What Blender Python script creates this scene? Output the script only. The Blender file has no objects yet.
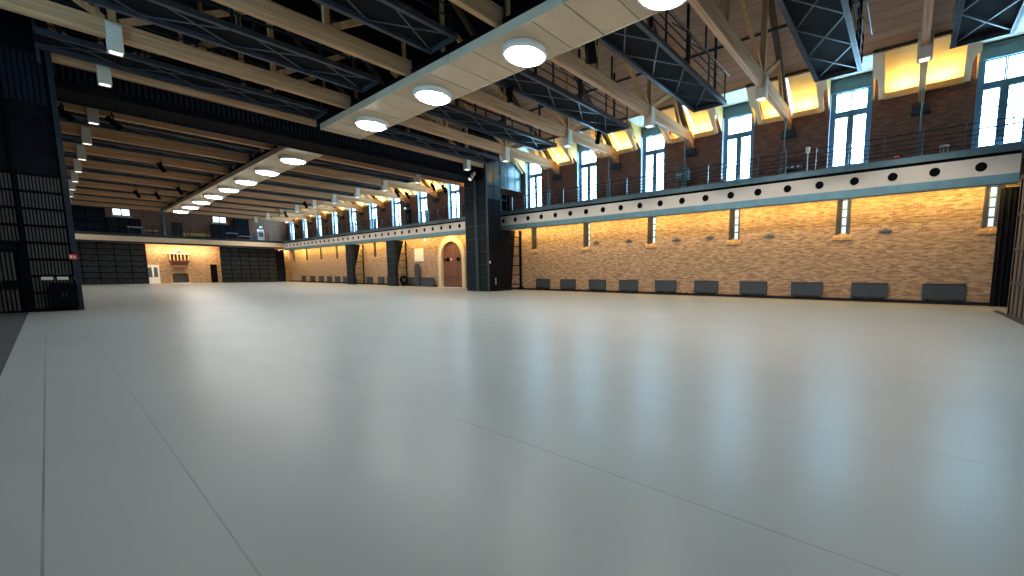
import bpy, bmesh, math, random
from mathutils import Vector, Matrix
R = random.Random(7)
SC = bpy.context.scene
COL = SC.collection
PI = math.pi

# ------------------------------------------------------------------ materials
def new_mat(name):
    m = bpy.data.materials.new(name); m.use_nodes = True
    nt = m.node_tree; b = nt.nodes['Principled BSDF']
    return m, nt, b

def plain(name, col, rough=.6, metal=0., noise=.15, scale=3., spec=.5):
    m, nt, b = new_mat(name)
    tc = nt.nodes.new('ShaderNodeTexCoord')
    n = nt.nodes.new('ShaderNodeTexNoise'); n.inputs['Scale'].default_value = scale
    n.inputs['Detail'].default_value = 4
    nt.links.new(tc.outputs['Object'], n.inputs['Vector'])
    r = nt.nodes.new('ShaderNodeValToRGB')
    r.color_ramp.elements[0].position = .3; r.color_ramp.elements[1].position = .7
    r.color_ramp.elements[0].color = (*[c*(1-noise) for c in col], 1)
    r.color_ramp.elements[1].color = (*[min(1, c*(1+noise)) for c in col], 1)
    nt.links.new(n.outputs['Fac'], r.inputs['Fac'])
    nt.links.new(r.outputs['Color'], b.inputs['Base Color'])
    b.inputs['Roughness'].default_value = rough; b.inputs['Metallic'].default_value = metal
    b.inputs['Specular IOR Level'].default_value = spec
    return m

def wood(name, c0, c1, axis='X', rough=.55, freq=14., planks=0.):
    m, nt, b = new_mat(name)
    tc = nt.nodes.new('ShaderNodeTexCoord')
    mp = nt.nodes.new('ShaderNodeMapping')
    s = {'X': (.35, freq, freq), 'Y': (freq, .35, freq), 'Z': (freq, freq, .35)}[axis]
    mp.inputs['Scale'].default_value = s
    n = nt.nodes.new('ShaderNodeTexNoise'); n.inputs['Scale'].default_value = 1.; n.inputs['Detail'].default_value = 5
    r = nt.nodes.new('ShaderNodeValToRGB')
    r.color_ramp.elements[0].position = .3; r.color_ramp.elements[1].position = .72
    r.color_ramp.elements[0].color = (*c0, 1); r.color_ramp.elements[1].color = (*c1, 1)
    nt.links.new(tc.outputs['Object'], mp.inputs['Vector'])
    nt.links.new(mp.outputs['Vector'], n.inputs['Vector'])
    nt.links.new(n.outputs['Fac'], r.inputs['Fac'])
    out = r.outputs['Color']
    if planks:
        sx = nt.nodes.new('ShaderNodeSeparateXYZ'); nt.links.new(tc.outputs['Object'], sx.inputs[0])
        md = nt.nodes.new('ShaderNodeMath'); md.operation = 'PINGPONG'; md.inputs[1].default_value = planks/2
        nt.links.new(sx.outputs['X'], md.inputs[0])
        lt = nt.nodes.new('ShaderNodeMath'); lt.operation = 'LESS_THAN'; lt.inputs[1].default_value = .012
        nt.links.new(md.outputs[0], lt.inputs[0])
        mx = nt.nodes.new('ShaderNodeMixRGB'); mx.inputs[2].default_value = (*[c*.68 for c in c0], 1)
        nt.links.new(lt.outputs[0], mx.inputs[0]); nt.links.new(out, mx.inputs[1]); out = mx.outputs[0]
    nt.links.new(out, b.inputs['Base Color'])
    b.inputs['Roughness'].default_value = rough
    return m

def brick(name, horiz, c1, c2, mortar, bw=.27, bh=.095):
    m, nt, b = new_mat(name)
    tc = nt.nodes.new('ShaderNodeTexCoord')
    sx = nt.nodes.new('ShaderNodeSeparateXYZ'); cx = nt.nodes.new('ShaderNodeCombineXYZ')
    nt.links.new(tc.outputs['Object'], sx.inputs[0])
    nt.links.new(sx.outputs[horiz], cx.inputs['X']); nt.links.new(sx.outputs['Z'], cx.inputs['Y'])
    t = nt.nodes.new('ShaderNodeTexBrick')
    t.inputs['Color1'].default_value = (*c1, 1); t.inputs['Color2'].default_value = (*c2, 1)
    t.inputs['Mortar'].default_value = (*mortar, 1); t.inputs['Scale'].default_value = 1.
    t.inputs['Mortar Size'].default_value = .012; t.inputs['Brick Width'].default_value = bw
    t.inputs['Row Height'].default_value = bh; t.inputs['Bias'].default_value = -.1
    nt.links.new(cx.outputs[0], t.inputs['Vector'])
    mp = nt.nodes.new('ShaderNodeMapping'); mp.inputs['Scale'].default_value = (1.3, 6.5, 1)
    nt.links.new(cx.outputs[0], mp.inputs['Vector'])
    n = nt.nodes.new('ShaderNodeTexNoise'); n.inputs['Scale'].default_value = 1.6; n.inputs['Detail'].default_value = 6
    n.inputs['Roughness'].default_value = .7
    nt.links.new(mp.outputs[0], n.inputs['Vector'])
    r = nt.nodes.new('ShaderNodeValToRGB')
    r.color_ramp.elements[0].position = .32; r.color_ramp.elements[1].position = .68
    r.color_ramp.elements[0].color = (.5, .46, .45, 1); r.color_ramp.elements[1].color = (1.25, 1.24, 1.2, 1)
    nt.links.new(n.outputs['Fac'], r.inputs['Fac'])
    mx = nt.nodes.new('ShaderNodeMixRGB'); mx.blend_type = 'MULTIPLY'; mx.inputs[0].default_value = 1.
    nt.links.new(t.outputs['Color'], mx.inputs[1]); nt.links.new(r.outputs['Color'], mx.inputs[2])
    nt.links.new(mx.outputs[0], b.inputs['Base Color'])
    bp = nt.nodes.new('ShaderNodeBump'); bp.inputs['Strength'].default_value = .5; bp.inputs['Distance'].default_value = .02
    nt.links.new(n.outputs['Fac'], bp.inputs['Height']); nt.links.new(bp.outputs[0], b.inputs['Normal'])
    b.inputs['Roughness'].default_value = .85
    return m

def emit(name, col, strength):
    m, nt, b = new_mat(name)
    b.inputs['Base Color'].default_value = (*[min(1, c) for c in col], 1)
    b.inputs['Emission Color'].default_value = (*col, 1)
    b.inputs['Emission Strength'].default_value = strength
    b.inputs['Roughness'].default_value = .2
    return m

def floor_mat():
    m, nt, b = new_mat('grey_sprung_floor')
    tc = nt.nodes.new('ShaderNodeTexCoord')
    n = nt.nodes.new('ShaderNodeTexNoise'); n.inputs['Scale'].default_value = .35; n.inputs['Detail'].default_value = 6
    nt.links.new(tc.outputs['Object'], n.inputs['Vector'])
    r = nt.nodes.new('ShaderNodeValToRGB')
    r.color_ramp.elements[0].position = .3; r.color_ramp.elements[1].position = .7
    r.color_ramp.elements[0].color = (.295, .31, .29, 1); r.color_ramp.elements[1].color = (.33, .345, .322, 1)
    nt.links.new(n.outputs['Fac'], r.inputs['Fac'])
    sx = nt.nodes.new('ShaderNodeSeparateXYZ'); nt.links.new(tc.outputs['Object'], sx.inputs[0])
    def seam(chan, off, per, wid):
        a = nt.nodes.new('ShaderNodeMath'); a.operation = 'SUBTRACT'; a.inputs[1].default_value = off
        nt.links.new(sx.outputs[chan], a.inputs[0])
        p = nt.nodes.new('ShaderNodeMath'); p.operation = 'PINGPONG'; p.inputs[1].default_value = per/2
        nt.links.new(a.outputs[0], p.inputs[0])
        l = nt.nodes.new('ShaderNodeMath'); l.operation = 'LESS_THAN'; l.inputs[1].default_value = wid
        nt.links.new(p.outputs[0], l.inputs[0]); return l.outputs[0]
    n2 = nt.nodes.new('ShaderNodeTexNoise'); n2.inputs['Scale'].default_value = 1.3
    nt.links.new(tc.outputs['Object'], n2.inputs['Vector'])
    s1 = seam('X', .55, 2.05, .006)
    mu = nt.nodes.new('ShaderNodeMath'); mu.operation = 'MULTIPLY'
    nt.links.new(s1, mu.inputs[0]); nt.links.new(n2.outputs['Fac'], mu.inputs[1])
    mx = nt.nodes.new('ShaderNodeMixRGB'); mx.inputs[2].default_value = (.15, .155, .15, 1)
    nt.links.new(mu.outputs[0], mx.inputs[0]); nt.links.new(r.outputs['Color'], mx.inputs[1])
    # the board edge running just left of the camera
    a = nt.nodes.new('ShaderNodeMath'); a.operation = 'ADD'; a.inputs[1].default_value = .15
    nt.links.new(sx.outputs['X'], a.inputs[0])
    ab = nt.nodes.new('ShaderNodeMath'); ab.operation = 'ABSOLUTE'; nt.links.new(a.outputs[0], ab.inputs[0])
    l = nt.nodes.new('ShaderNodeMath'); l.operation = 'LESS_THAN'; l.inputs[1].default_value = .006
    nt.links.new(ab.outputs[0], l.inputs[0])
    mu2 = nt.nodes.new('ShaderNodeMath'); mu2.operation = 'MULTIPLY'
    nt.links.new(l.outputs[0], mu2.inputs[0]); nt.links.new(n2.outputs['Fac'], mu2.inputs[1])
    mx2 = nt.nodes.new('ShaderNodeMixRGB'); mx2.inputs[2].default_value = (.05, .05, .05, 1)
    nt.links.new(mu2.outputs[0], mx2.inputs[0]); nt.links.new(mx.outputs[0], mx2.inputs[1])
    nt.links.new(mx2.outputs[0], b.inputs['Base Color'])
    n3 = nt.nodes.new('ShaderNodeTexNoise'); n3.inputs['Scale'].default_value = .8; n3.inputs['Detail'].default_value = 3
    mp = nt.nodes.new('ShaderNodeMapping'); mp.inputs['Scale'].default_value = (2.2, .5, 1)
    nt.links.new(tc.outputs['Object'], mp.inputs['Vector']); nt.links.new(mp.outputs[0], n3.inputs['Vector'])
    mr = nt.nodes.new('ShaderNodeMapRange')
    mr.inputs['To Min'].default_value = .30; mr.inputs['To Max'].default_value = .39
    nt.links.new(n3.outputs['Fac'], mr.inputs['Value']); nt.links.new(mr.outputs[0], b.inputs['Roughness'])
    b.inputs['Specular IOR Level'].default_value = .2
    return m

M = dict(
    floor=floor_mat(),
    carpet=plain('dark_carpet', (.035, .036, .04), .95, noise=.3, scale=40),
    brick=brick('tan_brick_side', 'Y', (.46, .295, .185), (.19, .108, .072), (.40, .295, .20)),
    brickup=brick('dark_red_brick_side', 'Y', (.27, .125, .092), (.165, .075, .062), (.24, .15, .12)),
    brickupx=brick('red_brick_end', 'X', (.36, .19, .135), (.23, .115, .085), (.30, .2, .15)),
    brickx=brick('tan_brick_end', 'X', (.46, .295, .185), (.19, .108, .072), (.40, .295, .20)),
    sillbrick=plain('sill_brick', (.40, .23, .10), .8, noise=.3, scale=8),
    glulam=wood('laminated_beam', (.42, .21, .09), (.80, .49, .265), 'X', .6, 12.),
    woodz=wood('timber_post', (.46, .23, .095), (.70, .41, .19), 'Z', .6, 9.),
    rafter=wood('dark_rafter', (.07, .038, .024), (.13, .075, .045), 'X', .7, 9.),
    roof=wood('brown_roof_boards', (.50, .285, .185), (.62, .375, .255), 'Y', .75, 3., planks=.32),
    roofdark=plain('black_roof_lining', (.005, .005, .008), .95, noise=.4, spec=.05),
    eave=plain('pale_eave_boards', (.72, .56, .30), .7, noise=.06, scale=2),
    cream=plain('cream_board', (.85, .64, .41), .6, noise=.06, scale=2),
    soffit=plain('pale_soffit', (.55, .50, .42), .6, noise=.05),
    cheek=plain('glow_tinted_cheek_board', (.66, .40, .13), .6, noise=.06),  # orange uplight glow is put into the base colour of the dormer cheeks
    tealbright=plain('bright_teal_steel', (.13, .255, .305), .4, .2, noise=.12, scale=2),
    screenpane=plain('dark_teal_glass', (.022, .055, .068), .25, noise=.3, scale=8),
    duct=plain('beige_acoustic_panel', (.64, .50, .345), .65, noise=.05, scale=1.5),
    ductside=plain('beige_edge_panel', (.76, .62, .45), .6, noise=.05, scale=1.5),
    fascia=plain('off_white_fascia', (.62, .57, .51), .6, noise=.05, scale=1.),
    fasciatan=plain('tan_fascia', (.66, .50, .34), .6, noise=.05, scale=1.),
    teal=plain('teal_grey_steel', (.105, .18, .21), .45, .35, noise=.15, scale=2),
    frame=plain('glare_tinted_window_frame', (.10, .20, .28), .4, 0, noise=.15, scale=4),  # bluish window glare is painted into the frame colour
    steel=plain('dark_blue_steel', (.022, .030, .042), .5, .2, noise=.25, scale=5, spec=.2),
    bracing=plain('grey_steel_brace', (.11, .13, .155), .4, .5, noise=.2, scale=5),
    chord=plain('grey_steel_chord', (.075, .09, .115), .38, .4, noise=.2, scale=4),
    deck=plain('black_grating', (.007, .008, .012), .8, 0, noise=.4, scale=20, spec=.15),
    black=plain('black_paint', (.004, .004, .006), .7, noise=.3, scale=6, spec=.04),
    blackcloth=plain('black_drape', (.006, .007, .011), .95, noise=.4, scale=4, spec=.1),
    slat=plain('charcoal_slat', (.062, .059, .053), .5, noise=.25, scale=6),
    mesh=plain('dark_mesh_panel', (.012, .019, .025), .5, 0, spec=.12, noise=.4, scale=14),
    meshline=plain('steel_panel_rib', (.05, .064, .078), .5, .1, noise=.2, scale=6, spec=.2),
    screen=plain('grey_black_screen', (.024, .026, .029), .6, 0, noise=.5, scale=2.5, spec=.2),
    rad=plain('charcoal_radiator', (.032, .043, .058), .55, noise=.1, scale=3),
    base=plain('navy_baseboard', (.010, .015, .026), .6, noise=.2, scale=3, spec=.12),
    white=plain('white_paint', (.78, .77, .74), .5, noise=.04),
    offwhite=plain('ivory_box', (.76, .71, .61), .5, noise=.08, scale=8),
    stone=plain('cream_stone', (.62, .50, .34), .75, noise=.12, scale=4),
    door=wood('red_brown_door', (.12, .042, .022), (.20, .075, .04), 'Z', .5, 12.),
    paintgrey=plain('lavender_grey_paint', (.30, .30, .34), .6, noise=.08),
    gate=wood('brown_gate', (.10, .062, .04), (.17, .11, .075), 'Z', .6, 8.),
    gatedark=plain('dark_gate_frame', (.045, .035, .03), .6, noise=.3),
    yellow=plain('yellow_cloth', (.62, .42, .08), .7, noise=.1),
    red=plain('red_sign', (.62, .03, .025), .5, noise=.05),
    green=emit('green_exit_glow', (.15, .8, .55), 1.2),
    pane=emit('daylight_pane', (.38, .74, 1.0), 11.),
    lens=emit('lamp_lens', (1., .985, .95), 24.),
    farpane=emit('pale_far_pane', (.72, .84, .98), 1.0),
    slitpane=emit('pale_slit_pane', (.66, .82, .95), .55),
    glow=emit('small_lamp_face', (1., .97, .9), 1.0),
    ledwarm=emit('warm_strip', (1., .62, .15), 2.2),
    blue=plain('blue_plastic', (.05, .12, .28), .5, noise=.1),
    tealbox=plain('teal_box', (.10, .18, .20), .5, noise=.1),
    trim=wood('tan_threshold', (.33, .24, .14), (.45, .34, .22), 'Y', .5, 8.),
)

# ------------------------------------------------------------------ mesh helpers
class MB:
    def __init__(s): s.bm = bmesh.new()
    def box(s, x0, x1, y0, y1, z0, z1):
        v = [s.bm.verts.new(p) for p in ((x0,y0,z0),(x1,y0,z0),(x1,y1,z0),(x0,y1,z0),(x0,y0,z1),(x1,y0,z1),(x1,y1,z1),(x0,y1,z1))]
        for f in ((3,2,1,0),(4,5,6,7),(0,1,5,4),(1,2,6,5),(2,3,7,6),(3,0,4,7)): s.bm.faces.new([v[i] for i in f])
        return s
    def bar(s, p, q, w, h=None):
        h = h or w; p = Vector(p); q = Vector(q); d = (q-p).normalized()
        up = Vector((0,0,1)) if abs(d.z) < .95 else Vector((0,1,0))
        a = d.cross(up).normalized()*w/2; b = a.cross(d).normalized()*h/2
        c = [p-a-b, p+a-b, p+a+b, p-a+b, q-a-b, q+a-b, q+a+b, q-a+b]
        v = [s.bm.verts.new(x) for x in c]
        for f in ((3,2,1,0),(4,5,6,7),(0,1,5,4),(1,2,6,5),(2,3,7,6),(3,0,4,7)): s.bm.faces.new([v[i] for i in f])
        return s
    def cyl(s, p, q, r, n=10, r2=None):
        r2 = r if r2 is None else r2
        p = Vector(p); q = Vector(q); d = (q-p).normalized()
        up = Vector((0,0,1)) if abs(d.z) < .95 else Vector((0,1,0))
        a = d.cross(up).normalized(); b = a.cross(d).normalized()
        A = []; B = []
        for i in range(n):
            t = 2*PI*i/n; o = a*math.cos(t)+b*math.sin(t)
            A.append(s.bm.verts.new(p+o*r)); B.append(s.bm.verts.new(q+o*r2))
        for i in range(n):
            j = (i+1) % n; s.bm.faces.new((A[i], A[j], B[j], B[i]))
        s.bm.faces.new(A[::-1]); s.bm.faces.new(B)
        return s
    def prism(s, poly, d0, d1, axis='Y'):
        # poly in the two other axes (X: (y,z); Y: (x,z); Z: (x,y))
        def P(u, v, d): return {'X': (d,u,v), 'Y': (u,d,v), 'Z': (u,v,d)}[axis]
        A = [s.bm.verts.new(P(u,v,d0)) for u,v in poly]; B = [s.bm.verts.new(P(u,v,d1)) for u,v in poly]
        n = len(poly)
        for i in range(n):
            j = (i+1) % n; s.bm.faces.new((A[i],A[j],B[j],B[i]))
        s.bm.faces.new(A[::-1]); s.bm.faces.new(B)
        return s
    def lathe(s, prof, n=32):
        rings = []
        for r, z in prof:
            rings.append([s.bm.verts.new((r*math.cos(2*PI*i/n), r*math.sin(2*PI*i/n), z)) for i in range(n)])
        for a, b in zip(rings, rings[1:]):
            for i in range(n):
                j = (i+1) % n; s.bm.faces.new((a[i],a[j],b[j],b[i]))
        s.bm.faces.new(rings[0][::-1]); s.bm.faces.new(rings[-1])
        return s
    def mesh(s, name, mat, bevel=0., smooth=False):
        bmesh.ops.recalc_face_normals(s.bm, faces=s.bm.faces)
        if bevel:
            bmesh.ops.bevel(s.bm, geom=list(s.bm.edges), offset=bevel, segments=2, affect='EDGES', profile=.5)
        if smooth:
            for f in s.bm.faces: f.smooth = len(f.verts) == 4
        me = bpy.data.meshes.new(name); s.bm.to_mesh(me); s.bm.free()
        me.materials.append(mat); return me
    def build(s, name, mat, parent=None, bevel=0., smooth=False, loc=None):
        o = bpy.data.objects.new(name, s.mesh(name, mat, bevel, smooth)); COL.objects.link(o)
        if parent: o.parent = parent
        if loc: o.location = loc
        return o

def tag(o, label, cat, group=None, kind=None):
    o['label'] = label; o['category'] = cat
    if group: o['group'] = group
    if kind: o['kind'] = kind
    return o
def thing(name, label, cat, loc=(0,0,0), rz=0., group=None, kind=None):
    o = bpy.data.objects.new(name, None); COL.objects.link(o); o.empty_display_size = .2
    o.location = loc; o.rotation_euler = (0,0,rz)
    return tag(o, label, cat, group, kind)
KIDS = {}
def dup(root, loc, label, rz=None, scale=None, group=None):
    def kids(o): return [c for c in ALLKIDS(o)]
    r = root.copy(); COL.objects.link(r); r.location = loc; r['label'] = label
    if rz is not None: r.rotation_euler = (0,0,rz)
    if scale: r.scale = scale
    if group: r['group'] = group
    def rec(src, dst):
        for ch in kids(src):
            c = ch.copy(); COL.objects.link(c); c.parent = dst; rec(ch, c)
    rec(root, r)
    return r
def ALLKIDS(o): return list(o.children)
def light(name, kind, loc, energy, col, size=None, sizey=None, direc=None, spot=None, blend=.5, spread=None):
    l = bpy.data.lights.new(name, kind); l.energy = energy; l.color = col
    if kind == 'AREA':
        l.shape = 'RECTANGLE' if sizey else 'SQUARE'; l.size = size
        if sizey: l.size_y = sizey
        if spread: l.spread = spread
    else: l.shadow_soft_size = size or .1
    if spot: l.spot_size = spot; l.spot_blend = blend
    o = bpy.data.objects.new(name, l); COL.objects.link(o); o.location = loc
    if direc: o.rotation_euler = Vector(direc).to_track_quat('-Z', 'Y').to_euler()
    return o
ORD = 'first second third fourth fifth sixth seventh eighth ninth tenth eleventh twelfth thirteenth fourteenth fifteenth sixteenth seventeenth eighteenth nineteenth twentieth'.split()
ORD += ['twenty-'+w for w in ORD[:9]]

# ------------------------------------------------------------------ dimensions
WX = 26.9            # brick side wall
GX = 25.5            # front of the gallery
FY = 90.             # far brick wall
BY = -4.6            # back wall
LX = -4.2            # left wall
ZE, SL = 10.5, .86   # eave height and roof slope
PX, PZ = 25.07, 12.07
PORT = 28.35          # front of the dark portal
WIN = [-3+6*k for k in range(16)]          # window centres -3..87
BEAM = [0,6,12,18,24,28.62,36,42,48,54,60,66,72,78,84]
def roofz(x): return ZE+SL*(WX-x)

# ------------------------------------------------------------------ setting
def struct(o, label, cat): return tag(o, label, cat, kind='structure')
struct(MB().box(-.57, WX, BY, FY, -.2, 0).build('floor', M['floor']), 'wide grey sprung floor of the hall', 'floor')
struct(MB().box(LX, -.57, BY, FY, -.2, -.004).build('floor_left', M['carpet']), 'dark carpeted strip along the left edge of the floor', 'floor')

def wall_holes(u0, u1, z0, z1, holes):
    us = sorted({u0, u1, *[h[0] for h in holes], *[h[1] for h in holes]})
    zs = sorted({z0, z1, *[h[2] for h in holes], *[h[3] for h in holes]})
    out = []
    for z_a, z_b in zip(zs, zs[1:]):
        run = None
        for a, b in zip(us, us[1:]):
            c = ((a+b)/2, (z_a+z_b)/2)
            solid = not any(h[0] < c[0] < h[1] and h[2] < c[1] < h[3] for h in holes)
            if solid and run: run[1] = b
            elif solid: run = [a, b]; out.append((run, z_a, z_b))
            else: run = None
    return [(r[0], r[1], a, b) for r, a, b in out]

WZ0, WZ1, WH = 7.35, 12.06, .98      # tall window opening
SZ0, SZ1, SH = 3.7, 5.65, .35       # slit window opening
SLITS = [y for y in WIN if y not in (33, 39, 45, 51)]
holes = [(y-WH, y+WH, WZ0, WZ1) for y in WIN] + [(y-SH, y+SH, SZ0, SZ1) for y in SLITS]
holes += [(y+1.4, y+4.6, ZE, 13) for y in WIN]     # the wall top steps down between the windows
holes += [(37.7, 41.6, -1, 5.05)]
mb = MB()
for a, b, c, d in wall_holes(BY, FY, -.1, 6.9, [h for h in holes if h[2] < 6.9]): mb.box(WX, WX+.6, a, b, c, d)
mu = MB()
for a, b, c, d in wall_holes(BY, FY, 6.9, 12.06, [h for h in holes if h[2] > 6.9]): mu.box(WX, WX+.6, a, b, c, d)
struct(mu.build('wall_right_upper', M['brickup']), 'dark red brick side wall above the gallery with tall windows', 'wall')
# masonry filling the door head above the springing (arched)
def arch_pts(y0, y1, zs, n=14):
    c = (y0+y1)/2; r = (y1-y0)/2
    return [(c+r*math.cos(PI*i/n), zs+r*.94*math.sin(PI*i/n)) for i in range(n+1)]
ap_ = arch_pts(37.7, 41.6, 3.2, 20)
for k in range(20):
    (ya, za), (yb, zb) = ap_[k], ap_[k+1]
    if abs(ya-yb) > 1e-4: mb.prism([(ya, za), (yb, zb), (yb, 5.06), (ya, 5.06)], WX, WX+.6, 'X')
wall_r = mb.build('wall_right', M['brick'])
struct(wall_r, 'long tan brick side wall under the gallery with slit windows', 'wall')
# end wall
far_holes = [(6.3, 8.1, 9.7, 11.6), (16.95, 18.75, 9.7, 11.6), (11.65, 13.55, -1, 1.5), (16.15, 17.0, -1, 2.95), (9.0, 10.35, -1, 2.75), (22.7, 23.7, 6.7, 9.1)]
mb = MB()
for a, b, c, d in wall_holes(LX, WX, -.1, 6.9, [h for h in far_holes if h[2] < 6]): mb.box(a, b, FY, FY+.5, c, d)
mu = MB()
for a, b, c, d in wall_holes(LX, WX, 6.9, 24, [h for h in far_holes if h[2] > 6]): mu.box(a, b, FY, FY+.5, c, d)
struct(mu.build('wall_far_upper', M['brickupx']), 'red brown brick end wall above the far gallery', 'wall')
struct(mb.build('wall_far', M['brickx']), 'tan brick end wall under the far gallery', 'wall')
LWIN = [3, 9, 15, 21]
MBX = MB()
for a, b, c, d in wall_holes(BY, FY, -.1, 12.5, [(y-WH, y+WH, WZ0, WZ1) for y in LWIN] if True else []): MBX.box(LX-.6, LX, a, b, c, d)
struct(MBX.build('wall_left', M['roofdark']), 'dark left side wall behind the portal', 'wall')
struct(MB().box(LX, WX+.6, BY-.3, BY, -.1, 24).build('wall_back', M['gatedark']), 'dark end wall at the near end', 'wall')
# roof slopes
mb = MB(); mb.prism([(PX, PZ), (20.2, roofz(20.2)), (20.2, roofz(20.2)+.25), (PX, PZ+.25)], BY, FY, 'Y')
struct(mb.build('ceiling_right', M['roof']), 'sloping brown boarded roof on the window side', 'ceiling')
mb = MB(); mb.prism([(20.2, roofz(20.2)), (11.4, roofz(11.4)), (11.4, roofz(11.4)+.25), (20.2, roofz(20.2)+.25)], BY, FY, 'Y')
struct(mb.build('ceiling_ridge', M['roofdark']), 'black lined upper roof above the duct', 'ceiling')
mb = MB(); mb.prism([(11.4, roofz(11.4)), (LX, 10.5), (LX, 10.75), (11.4, roofz(11.4)+.25)], BY, FY, 'Y')
struct(mb.build('ceiling_left', M['roofdark']), 'black lined roof slope on the dark side', 'ceiling')
# baseboards
struct(MB().box(WX-.06, WX, -3.5, 37.1, 0, .2).build('baseboard_right', M['base']), 'navy baseboard under the near brick wall', 'baseboard')
struct(MB().box(WX-.06, WX, 42.7, FY, 0, .2).build('baseboard_right_far', M['base']), 'navy baseboard beyond the arched door', 'baseboard')
struct(MB().box(WX-.6, WX-.06, BY, 29.2, 0, .03).build('trim_1', M['trim'], bevel=.01), 'thin tan floor edge strip along the brick wall', 'trim')

# tall windows
def make_window(i, y, label):
    t = thing('window_%d' % i, label, 'window', (WX, y, WZ0), 0, 'tall windows above the gallery', 'structure')
    x0, x1 = .30, .40
    H = WZ1-WZ0
    MB().box(x0, x1, -WH, -WH+.23, 0, H-.68).box(x0, x1, WH-.23, WH, 0, H-.68).box(x0, x1, -WH+.23, WH-.23, 0, .14).build('window_frame', M['frame'], t)
    MB().box(x0-.1, x1, -WH, WH, H-.68, H-.02).box(x0-.16, x0-.1, -WH, WH, H-.14, H-.02).build('lintel', M['frame'], t)
    MB().box(x0-.03, x1, -WH+.23, WH-.23, 2.76, 3.0).build('transom', M['frame'], t)
    MB().box(x0-.02, x1, -.11, .11, .14, 2.76).build('mullion', M['frame'], t)
    MB().box(x0-.24, x0-.02, -WH+.02, WH-.02, -.02, .05).build('sill', M['white'], t)
    def sash(a, b, c, d, nz):
        MB().box(x0+.05, x0+.06, a, b, c, d).build('pane', M['pane'], t)
        m = MB().box(x0+.01, x0+.05, a, a+.05, c, d).box(x0+.01, x0+.05, b-.05, b, c, d).box(x0+.01, x0+.05, a, b, c, c+.05).box(x0+.01, x0+.05, a, b, d-.05, d)
        for k in range(1, nz): m.box(x0+.02, x0+.05, a, b, c+(d-c)*k/nz-.032, c+(d-c)*k/nz+.032)
        m.build('glazing_bar', M['frame'], t)
    sash(-WH+.23, -.11, .14, 2.76, 3); sash(.11, WH-.23, .14, 2.76, 3)
    sash(-WH+.23, -.012, 3.0, H-.68, 1); sash(.012, WH-.23, 3.0, H-.68, 1)
    # white painted side reveals
    MB().box(.01, .30, WH-.02, WH-.002, 0, H-.68).build('reveal', M['paintgrey'], t)
    MB().box(.01, .30, -WH+.002, -WH+.02, 0, H-.68).build('reveal', M['paintgrey'], t)
    return t
w0 = make_window(1, WIN[0], 'tall daylit window closest to the near end wall')
for i, y in enumerate(WIN[1:], 2):
    if y == 33: continue
    w = dup(w0, (WX, y, WZ0), '%s tall daylit window above the gallery from the near end' % ORD[i-1]); w.name = 'window_%d' % i

for i, y in enumerate(LWIN):
    w = dup(w0, (LX, y, WZ0), '%s tall daylit window in the dark left side wall from the near end' % ORD[i], PI); w.name = 'window_%d' % (50+i)
# slit windows under the gallery
def make_slit(i, y, label):
    t = thing('window_%d' % i, label, 'window', (WX, y, SZ0), 0, 'slit windows under the gallery', 'structure')
    H = SZ1-SZ0
    m = MB()
    m.prism([(0,-SH),(0,-SH+.05),(.42,-.14),(.42,-SH)], 0, H, 'Z').prism([(0,SH),(0,SH-.05),(.42,.14),(.42,SH)], 0, H, 'Z')
    m.build('splayed_reveal', M['gatedark'], t)
    MB().box(.40,.46,-.15,-.09,0,H).box(.40,.46,.09,.15,0,H).box(.40,.46,-.11,.11,0,.05).box(.40,.46,-.11,.11,H-.05,H).build('window_frame', M['frame'], t)
    for k in range(4):
        z0 = .05+(H-.1)*k/4
        MB().box(.43,.44,-.09,.09,z0+.05,z0+(H-.1)/4-.05).build('pane', M['slitpane'], t)
        if k: MB().box(.41,.46,-.11,.11,z0-.05,z0+.05).build('glazing_bar', M['frame'], t)
    MB().prism([(.40,.10),(0,-.04),(-.06,-.12),(-.06,-.30),(.0,-.32),(.40,-.30)], -SH-.1, SH+.1, 'Y').build('sill', M['sillbrick'], t)
    return t
s0 = make_slit(20, SLITS[0], 'narrow slit window beside the black drape under the gallery')
for i, y in enumerate(SLITS[1:], 1):
    s = dup(s0, (WX, y, SZ0), '%s narrow slit window under the gallery counted from the black drape' % ORD[i]); s.name = 'window_%d' % (20+i)

# eaves between the windows and the dormer heads over them
def sl(x): return roofz(x)
def make_eave(y):
    t = thing('ceiling_eave', '', 'eave', (0, y, 0), 0, 'lit eaves between the tall windows', 'structure')
    for a, b in ((-1.56, -.13), (.13, 1.56)):
        MB().prism([(WX+.5, ZE), (WX+.5, 10.95), (PX, PZ+.3), (PX, PZ+.45), (WX+.6, 11.1), (WX+.6, ZE)], a, b, 'Y').build('eave_board', M['eave'], t)
        MB().box(WX-.1, WX-.05, a, b, ZE, ZE+.26).box(WX-.1, WX+.5, a, b, ZE-.03, ZE+.01).build('light_ledge', M['eave'], t)
    # cream side boards with a stepped foot
    for sg in (-1, 1):
        yy = lambda v: sg*v
        m = MB()
        poly = [(1.50, 0), (1.76, 0), (1.76, .62), (1.82, .80), (2.0, .95), (2.0, 1.72), (1.50, 1.72)]
        A = []; B = []
        for u, v in poly:
            x = WX-.12-v/1.72*(WX-PX-.1); z = ZE-.02+v/1.72*(PZ-ZE)
            A.append(m.bm.verts.new((x, yy(u), z))); B.append(m.bm.verts.new((x+.12, yy(u), z+.14)))
        n = len(poly)
        for i in range(n):
            j = (i+1) % n; m.bm.faces.new((A[i],A[j],B[j],B[i]))
        m.bm.faces.new(A); m.bm.faces.new(B[::-1])
        m.build('cream_board', M['cream'], t)
    MB().box(PX-.16, PX, -1.98, 1.98, PZ-.02, PZ+.2).build('purlin', M['rafter'], t)
    return t
e0 = make_eave(0)
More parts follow.
